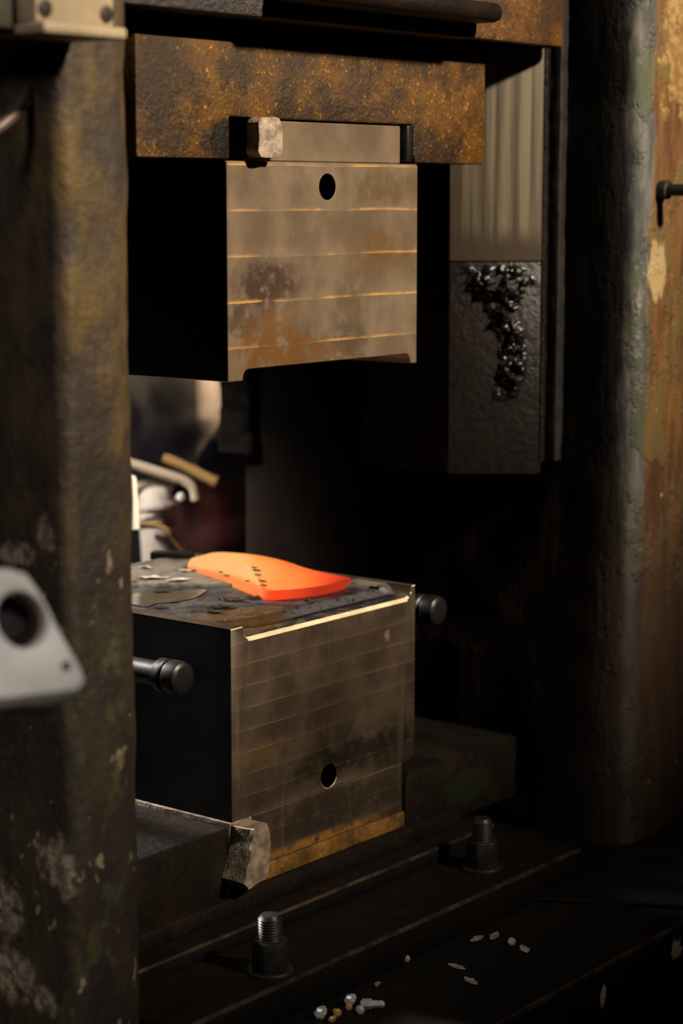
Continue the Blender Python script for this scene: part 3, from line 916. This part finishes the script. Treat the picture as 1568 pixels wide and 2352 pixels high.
# black scale stuck along the ridge and the near flank
for (u, v, s) in ((0.385, 0.47, 0.0024), (0.405, 0.41, 0.0040), (0.42, 0.35, 0.0026), (0.44, 0.28, 0.0034), (0.455, 0.22, 0.0026), (0.27, 0.17, 0.0034), (0.24, 0.21, 0.0028), (0.08, 0.05, 0.0028), (0.37, 0.19, 0.0025)):
    c = top[int(u * (NS - 1))][0] if False else None
    i, j = int(u * (NS - 1)), int(v * NT)
    p = nearp[i].lerp(farp[i], j / NT)
    fh = farp[i].z - DZ
    vv = j / NT
    z = DZ + fh * (0.28 * sm(0, 0.03, vv) + 0.17 * sm(0.05, 0.20, vv) + 0.55 * sm(0.18, 0.42, vv))
    fb = bmesh.new()
    bmesh.ops.create_icosphere(fb, subdivisions=2, radius=1.0)
    for w_ in fb.verts:
        k = 1 + 0.5 * mnoise.noise(w_.co * 2 + Vector((u * 90, 0, 0)))
        w_.co = Vector((p.x + w_.co.x * s * 1.3 * k, p.y + w_.co.y * s * 2.6 * k, z + w_.co.z * 0.0012))
    finish(fb, 'scale_patch', M_DFLAKE, hotp, 60)

# ------------------------------------------------------------------ scale flakes and a bar on the die
def flake_bm(x, y, z, lx, ly, rot, curl, seed):
    bm = bmesh.new()
    n, k = 9, 4
    rows = []
    c, s = math.cos(rot), math.sin(rot)
    for i in range(n + 1):
        row = []
        a = i / n * 2 - 1
        wd = (1 - abs(a) ** 2.2) * (0.75 + 0.5 * mnoise.noise(Vector((a * 3, seed, 0)))) + 0.05
        for j in range(k + 1):
            b = (j / k * 2 - 1) * wd
            lx_, ly_ = a * lx / 2, b * ly / 2
            h = curl * (a * a * 0.7 + b * b) + 0.0008 * mnoise.noise(Vector((a * 4, b * 4, seed)))
            row.append(bm.verts.new((x + lx_ * c - ly_ * s, y + lx_ * s + ly_ * c, z + h)))
        rows.append(row)
    fs = [bm.faces.new((rows[i][j], rows[i + 1][j], rows[i + 1][j + 1], rows[i][j + 1])) for i in range(n) for j in range(k)]
    r = bmesh.ops.extrude_face_region(bm, geom=fs, use_keep_orig=True)
    for g_ in r['geom']:
        if isinstance(g_, bmesh.types.BMVert):
            g_.co.z -= 0.0011
    return bm


FL = [(348, 1330, 0.060, 0.020, M_FLAKE, 'pale silvery scale flake at the plateau edge, left on the lower die'),
      (410, 1334, 0.045, 0.018, M_FLAKE, 'grey scale flake at the plateau edge, nearest the forging end'),
      (332, 1306, 0.030, 0.010, M_FLAKE, 'small grey scale sliver out on the plateau beside the left column'),
      (424, 1313, 0.022, 0.016, M_FLAKE, 'small curled scale flake touching the left end of the forging'),
      (372, 1362, 0.030, 0.012, M_DFLAKE, 'dark scale sliver lying above the oil puddle'),
      (535, 1380, 0.045, 0.026, M_DFLAKE, 'dark ragged scale flake just below the forging ridge, lit red'),
      (585, 1376, 0.030, 0.020, M_DFLAKE, 'dark curled scale flake close under the forging belly'),
      (505, 1398, 0.050, 0.018, M_DFLAKE, 'larger dark scale flake above the left corner of the lower die'),
      (490, 1409, 0.040, 0.014, M_DFLAKE, 'dark scale sliver closest to the left corner of the lower die'),
      (372, 1400, 0.026, 0.012, M_DFLAKE, 'dark curled scale sliver below the oil puddle'),
      (704, 1393, 0.014, 0.012, M_DFLAKE, 'tiny dark scale chip in the gutter right of the forging belly'),
      (860, 1352, 0.026, 0.012, M_DFLAKE, 'dark scale chip in the gutter near the right rim of the die')]
for k, (px, py, lx, ly, mt, lab) in enumerate(FL):
    p = onz(px, py, -0.006)
    z = die_top(p.x, p.y)
    p = onz(px, py, z)
    z = die_top(p.x, p.y)
    tag(finish(flake_bm(p.x, p.y, z + 0.0020, lx, ly, -0.9 + 0.5 * math.sin(k * 2.1), 0.003, k * 3.7), 'scale_flake', mt, None, 40, (p.x, p.y, z)),
        lab, 'scale flake', 'scale flakes on the lower die')
bm = bmesh.new()
for k in range(160):
    x, y = random.uniform(0.04, 0.42), random.uniform(0.05, 0.48)
    if abs(x - (0.34 + 0.15 * (y - 0.2))) < 0.15 and 0.05 < y < 0.48:
        continue
    z = die_top(x, y)
    s = random.uniform(0.0008, 0.0026)
    c = bmesh.ops.create_cube(bm, size=1)['verts']
    R = Matrix.Rotation(random.uniform(0, 3), 3, 'Z')
    for v in c:
        v.co = R @ Vector((v.co.x * s * 1.6, v.co.y * s, v.co.z * s * 0.5)) + Vector((x, y, z + s * 0.2))
o = tag(finish(bm, 'scale_crumbs', M_DFLAKE), 'fine dark scale crumbs strewn over the lower die', 'crumbs')
o['kind'] = 'stuff'
a = onz(396, 1284, -0.004)
bm = box_bm(-0.5, 0.5, -0.5, 0.5, 0, 1)
R = Matrix.Rotation(math.radians(-58), 3, 'Z')
for v in bm.verts:
    v.co = R @ Vector((v.co.x * 0.075, v.co.y * 0.026, 0)) + a + Vector((0, 0, v.co.z * 0.013))
bevel(bm, 0.002)
tag(finish(bm, 'flat_bar', M_LEDGE, None, 32, a), 'flat dark steel bar lying at the back of the lower die behind the forging', 'bar')

# ------------------------------------------------------------------ bits on the sole plate
def bit(px, py, r, ln, rot, mat, lab, name='metal_offcut', hexed=True):
    p = onz(px, py, -0.5055)
    t = Vector((math.cos(rot), math.sin(rot), 0.0))
    seg = 6 if hexed else 14
    bm = lathe_bm(p + Vector((0, 0, r)) - t * ln / 2, t, [(0, r * 0.55), (ln * 0.1, r), (ln * 0.45, r), (ln * 0.5, r * 0.7), (ln * 0.9, r * 0.7), (ln, r * 0.4)], seg)
    return tag(finish(bm, name, mat, None, 25, p), lab, 'metal bit', 'bright metal bits on the sole plate')


bit(738, 2337, 0.0085, 0.022, 0.4, M_CHIP, 'bluish hexagonal metal bit, lowest and leftmost of the bright bits')
bit(773, 2333, 0.0055, 0.012, 1.2, M_BRASS, 'round brassy bit between two bluish bits on the sole plate', 'brass_bead', False)
bit(764, 2347, 0.0045, 0.012, 0.2, M_BRASS, 'small pale brassy bit at the very bottom edge', 'brass_bead', False)
bit(806, 2307, 0.0080, 0.020, 0.3, M_CHIP, 'bluish hexagonal metal bit, topmost of the bright bits')
bit(800, 2319, 0.0045, 0.010, 0.9, M_BRASS, 'small brassy bead tucked under the topmost bluish bit', 'brass_bead', False)
bit(826, 2328, 0.0060, 0.014, 1.0, M_CHIP, 'small bright blue-white bit in the middle of the bright bits')
bit(855, 2318, 0.0075, 0.034, -0.9, M_CHIP, 'longer grey metal bit, rightmost of the bright bits')
bit(867, 2265, 0.0035, 0.012, 0.1, M_FLAKE, 'lone small pale chip on the sole plate above the bright bits')
bit(932, 2207, 0.006, 0.022, 0.7, M_FLAKE, 'rusty pale chip lying against the foot of the ledge')
for k, (px, py) in enumerate(((1095, 2158), (1135, 2152), (1175, 2165), (1204, 2182), (1080, 2255), (1048, 2222))):
    p = onz(px, py, -0.5055)
    words = ('leftmost of the flat chips behind the rusty edge', 'second flat chip from the left behind the rusty edge', 'third flat chip from the left behind the rusty edge',
             'rightmost and palest flat chip behind the rusty edge', 'flat chip nearest the rusty front edge of the sole plate', 'lone flat chip left of the chip row on the sole plate')[k]
    tag(finish(flake_bm(p.x, p.y, -0.5040, 0.034, 0.016, 0.3 * k, 0.0015, 50 + k), 'flat_chip', M_FLAKE, None, 40, (p.x, p.y, -0.5055)), words, 'metal chip', 'flat chips on the sole plate')

# ------------------------------------------------------------------ bracket, cable and lug at the left column
br = thing('mounting_bracket', 'cream painted bracket with two bolts at the top of the left column', 'bracket', (-0.52, -0.17, 0.80))
finish(box_bm(-0.592, -0.462, -0.262, -0.165, 0.800, 0.813, 0.004), 'shelf', M_CREAM, br)
finish(box_bm(-0.588, -0.465, -0.245, -0.165, 0.813, 0.93, 0.006), 'body', M_CREAM, br)
for x in (-0.574, -0.479):
    h = finish(lathe_bm((x, -0.244, 0.828), (0, -1, 0), [(0, 0.010), (0.002, 0.010), (0.003, 0.0075), (0.003, 0.0)], 24), 'bolt_hole', M_HOLE, br)
bm = box_bm(-0.635, -0.5925, -0.215, 0.05, 0.806, 0.93, 0.005)
finish(bm, 'side_plate', M_BRACKET_SHADE, br)  # bracket's dim left side, shade put into a darker colour

cb = thing('cable', 'blurred pinkish grey cable curving down under the cream bracket', 'cable', at(40, 220, 2.45))
finish(tube_bm(smooth_path([at(-70, 330, 2.40), at(0, 290, 2.42), at(45, 245, 2.44), at(74, 190, 2.46), at(88, 150, 2.50), at(92, 110, 2.53)], 8), 0.0075, 14), 'sheath', M_CABLE, cb)
finish(tube_bm([at(90, 165, 2.49), at(92, 128, 2.52), at(93, 105, 2.54)], 0.014, 16), 'gland', M_BLACK, cb)

LT = 2.02
n = Vector((-0.45, -0.87, 0.16)).normalized()
lc = at(52, 1425, LT)
lr = Vector((0, 0, 1)).cross(n).normalized()
lu = n.cross(lr).normalized()
MPP = LT / FPX


def lugp(px, py, dep=0.0):
    """a point on the front plane of the lug"""
    r = VD + VR * ((px - 784) / FPX) - VU * ((py - 1176) / FPX)
    t = (lc - CAM).dot(n) / r.dot(n)
    return CAM + r * t - n * dep


lug = thing('lever_lug', 'big pale cast lug with a round eye, out of focus before the left column', 'lug', lc)
outl = [(-190, 1330), (-60, 1308), (20, 1306), (62, 1318), (92, 1360), (140, 1452), (190, 1542), (197, 1566), (182, 1586), (120, 1594), (20, 1606), (-120, 1612), (-190, 1612)]
bm = bmesh.new()
hc = [(52 + 58 * math.cos(t) + 10 * math.sin(t), 1425 + 66 * math.sin(t)) for t in [2 * math.pi * k / 48 for k in range(48)]]
vo = [bm.verts.new(lugp(*p)) for p in outl]
vh = [bm.verts.new(lugp(*p)) for p in hc]
es = [bm.edges.new((vo[i], vo[(i + 1) % len(vo)])) for i in range(len(vo))] + [bm.edges.new((vh[i], vh[(i + 1) % 48])) for i in range(48)]
r = bmesh.ops.triangle_fill(bm, use_beauty=True, use_dissolve=False, edges=es)
fs = [g_ for g_ in r['geom'] if isinstance(g_, bmesh.types.BMFace)]
r = bmesh.ops.extrude_face_region(bm, geom=fs, use_keep_orig=True)
for g_ in r['geom']:
    if isinstance(g_, bmesh.types.BMVert):
        g_.co -= n * 0.040
bmesh.ops.recalc_face_normals(bm, faces=bm.faces[:])
bevel(bm, 0.0035, 3)
finish(bm, 'eye_plate', M_LUG, lug, 40)
bm = bmesh.new()
va = [bm.verts.new(lugp(x_, y_, d_)) for x_, y_, d_ in ((188, 1584, 0.003), (120, 1596, 0.003), (20, 1608, 0.003), (-120, 1614, 0.003), (-190, 1614, 0.003))]
vb = [bm.verts.new(lugp(x_, y_, d_)) for x_, y_, d_ in ((168, 1612, 0.022), (128, 1640, 0.022), (20, 1642, 0.022), (-120, 1652, 0.022), (-190, 1652, 0.022))]
vc = [bm.verts.new(lugp(x_, y_, 0.039)) for x_, y_ in ((168, 1612), (128, 1640), (20, 1642), (-120, 1652), (-190, 1652))]
vd_ = [bm.verts.new(lugp(x_, y_, 0.039)) for x_, y_ in ((188, 1584), (120, 1596), (20, 1608), (-120, 1614), (-190, 1614))]
for k in range(4):
    for p_, q_ in ((va, vb), (vb, vc), (vc, vd_), (vd_, va)):
        bm.faces.new((p_[k], p_[k + 1], q_[k + 1], q_[k]))
for k in (0, 4):
    bm.faces.new((va[k], vb[k], vc[k], vd_[k]))
finish(bm, 'lower_lip', M_LUG, lug, 40)
finish(lathe_bm(lugp(52, 1425, 0.30), n, [(0, 0.023), (0.245, 0.023), (0.25, 0.019)], 32), 'pivot_pin', M_DARK, lug)
finish(lathe_bm(lugp(152, 1530, 0.004), n, [(0, 0.005), (0.0046, 0.005), (0.0048, 0.0)], 20), 'oil_hole', M_HOLE, lug)

# ------------------------------------------------------------------ machinery behind the hammer, seen through the gap
T = 4.15
pp = thing('lagged_pipe', 'pale thick pipe with banded joints behind the lower die', 'pipe', at(365, 1280, T))
pth = smooth_path([at(368, 1420, T), at(366, 1290, T), at(362, 1215, T), at(358, 1150, T + 0.02)], 8)
finish(tube_bm(pth, 0.036, 28), 'pipe_body', M_PALE, pp)
finish(lathe_bm(at(358, 1150, T + 0.02), (at(356, 1120, T + .03) - at(358, 1150, T + .02)), [(0, 0.036), (0.010, 0.034), (0.020, 0.026), (0.026, 0.012), (0.027, 0)], 28), 'end_cap', M_PALE, pp)
for q in (1172, 1212):
    a_ = at(364, q, T)
    finish(lathe_bm(a_, (at(362, q - 20, T) - a_), [(0, 0.0365), (0.002, 0.0395), (0.010, 0.0395), (0.012, 0.0365)], 28), 'band', M_PALE if q < 1200 else M_NAVY, pp)
finish(tube_bm(smooth_path([at(322, 1203, T - .06), at(360, 1206, T - .06), at(390, 1222, T - .06), at(402, 1240, T - .05), at(440, 1285, T - .03)], 8), 0.0055, 12), 'drip_tube', M_OBAR, pp)
wp = thing('white_post', 'short white post close beside the left column, behind the die', 'post', at(307, 1215, 3.75))
bm = tube_bm([at(308, 1216, 3.75), at(305, 1150, 3.75), at(303, 1102, 3.75)], [0.0098, 0.0098, 0.0085], 20)
finish(bm, 'post_body', M_WHITE, wp)
finish(lathe_bm(at(303, 1102, 3.75), (0, 0, 1), [(0, 0.0085), (0.005, 0.007), (0.008, 0.003), (0.0085, 0)], 20), 'post_cap', M_WHITE, wp)
gb = thing('guard_rail', 'beige bent guard rail over the pale pipe behind the die', 'rail', at(370, 1080, T))
finish(tube_bm(smooth_path([at(240, 1048, T), at(310, 1068, T), at(380, 1090, T), at(425, 1105, T), at(445, 1125, T), at(450, 1150, T)], 8), 0.0105, 16), 'rail_tube', M_BAR, gb)
finish(tube_bm(smooth_path([at(310, 1120, T + .03), at(345, 1108, T + .03), at(385, 1115, T + .03), at(398, 1121, T + .03)], 8), [0.008] * 25, 14), 'lower_rail', M_BAR, gb)
finish(lathe_bm(at(415, 1142, T - .01), -VD, [(0, 0.0), (0.001, 0.008), (0.008, 0.0095), (0.014, 0.007), (0.016, 0)], 20), 'knob', M_WHITE, gb)
ob = thing('guard_rail', 'ochre straight guard rail sloping down behind the beige one', 'rail', at(430, 1075, T + .1))
finish(tube_bm(smooth_path([at(375, 1052, T + .1), at(430, 1075, T + .1), at(488, 1104, T + .1)], 6), 0.0115, 16), 'rail_tube', M_OBAR, ob)
finish(lathe_bm(at(486, 1103, T + .1), (at(500, 1111, T + .1) - at(470, 1095, T + .1)), [(0, 0.0125), (0.010, 0.0125), (0.012, 0.009)], 18), 'end_cap', M_OBAR, ob)
finish(tube_bm([at(470, 1096, T + .1), at(474, 1098, T + .3), at(476, 1100, T + .47)], 0.008, 12), 'rail_bracket', M_OBAR, ob)
mh = thing('machine_housing', 'dark navy round-topped machine housing beyond the gap', 'machine', at(470, 1500, 4.7))
prof = [(450, 1700), (452, 1110), (458, 1060), (476, 1022), (505, 1008), (540, 1020), (575, 1055), (600, 1110), (605, 1700)]
bm = bmesh.new()
vs = [bm.verts.new(p) for p in smooth_path([at(a_, b_, 4.6) for a_, b_ in prof], 6)]
f = bm.faces.new(vs)
r = bmesh.ops.extrude_face_region(bm, geom=[f], use_keep_orig=True)
hd = Vector((VD.x, VD.y, 0)).normalized()
for g_ in r['geom']:
    if isinstance(g_, bmesh.types.BMVert):
        g_.co += hd * 0.45
finish(bm, 'hood', M_NAVY, mh, 35)
p0 = at(375, 1500, 4.62)
bm = prism_bm([(0, 0), (0.22, 0), (0.22, 0.35), (0, 0.35)], 'z', -0.9, at(375, 1080, 4.62).z)
for v in bm.verts:
    v.co = Vector((p0.x - 0.05, p0.y, 0)) + VR * (v.co.x - 0.06) + hd * v.co.y + Vector((0, 0, v.co.z))
bevel(bm, 0.015)
finish(bm, 'cabinet', M_NAVY, mh)

# ------------------------------------------------------------------ smoke drifting off the die
sm_ = bpy.data.materials.new('drifting_smoke')
sm_.use_nodes = True
nt = sm_.node_tree
nt.nodes.remove(nt.nodes['Principled BSDF'])
vol = nt.nodes.new('ShaderNodeVolumePrincipled')
vol.inputs['Color'].default_value = (0.10, 0.08, 0.10, 1)
vol.inputs['Anisotropy'].default_value = 0.1
geo = nt.nodes.new('ShaderNodeTexCoord')
nz = nt.nodes.new('ShaderNodeTexNoise')
nz.inputs['Scale'].default_value = 6.5
nz.inputs['Detail'].default_value = 3.0
nz.inputs['Distortion'].default_value = 0.8
nt.links.new(geo.outputs['Object'], nz.inputs['Vector'])
mr = nt.nodes.new('ShaderNodeMapRange')
mr.interpolation_type = 'SMOOTHSTEP'
mr.inputs[1].default_value = 0.40
mr.inputs[2].default_value = 0.66
mr.inputs[4].default_value = 60.0
nt.links.new(nz.outputs[0], mr.inputs[0])
ln = nt.nodes.new('ShaderNodeVectorMath')
ln.operation = 'LENGTH'
nt.links.new(geo.outputs['Object'], ln.inputs[0])
fo = nt.nodes.new('ShaderNodeMapRange')
fo.interpolation_type = 'SMOOTHSTEP'
fo.inputs[1].default_value, fo.inputs[2].default_value = 0.15, 0.03
nt.links.new(ln.outputs['Value'], fo.inputs[0])
mu = nt.nodes.new('ShaderNodeMath')
mu.operation = 'MULTIPLY'
nt.links.new(mr.outputs[0], mu.inputs[0])
nt.links.new(fo.outputs[0], mu.inputs[1])
nt.links.new(mu.outputs[0], vol.inputs['Density'])
nt.links.new(vol.outputs[0], nt.nodes['Material Output'].inputs['Volume'])
sm2 = sm_.copy()
sm2.name = 'glow_tinted_smoke'
v2 = [q_ for q_ in sm2.node_tree.nodes if q_.type == 'PRINCIPLED_VOLUME'][0]
v2.inputs['Color'].default_value = (0.40, 0.12, 0.11, 1)  # red glow of the forging put into the smoke colour
for q_ in sm2.node_tree.nodes:
    if q_.type == 'MAP_RANGE' and q_.inputs[4].default_value > 5:
        q_.inputs[4].default_value = 9.0
    elif q_.type == 'MAP_RANGE':
        q_.inputs[1].default_value, q_.inputs[2].default_value = 0.10, 0.02
for px_, py_, t_, rx, rz, lab in ((375, 975, 4.45, 0.15, 0.15, 'dark smoke drifting high in the gap below the upper die'),
                                  (478, 1185, 3.95, 0.085, 0.10, 'thin smoke coloured by red glow, curling up behind the glowing forging')):
    bm = bmesh.new()
    bmesh.ops.create_icosphere(bm, subdivisions=3, radius=1.0)
    c0 = at(px_, py_, t_)
    for v in bm.verts:
        k = 1 + 0.25 * mnoise.noise(v.co * 1.7)
        v.co = c0 + VR * v.co.x * rx * k + hd * v.co.y * 0.14 * k + Vector((0, 0, 1)) * v.co.z * rz * k
    o = tag(finish(bm, 'smoke', sm_ if py_ < 1100 else sm2, None, 80, c0), lab, 'smoke')
    o['kind'] = 'stuff'
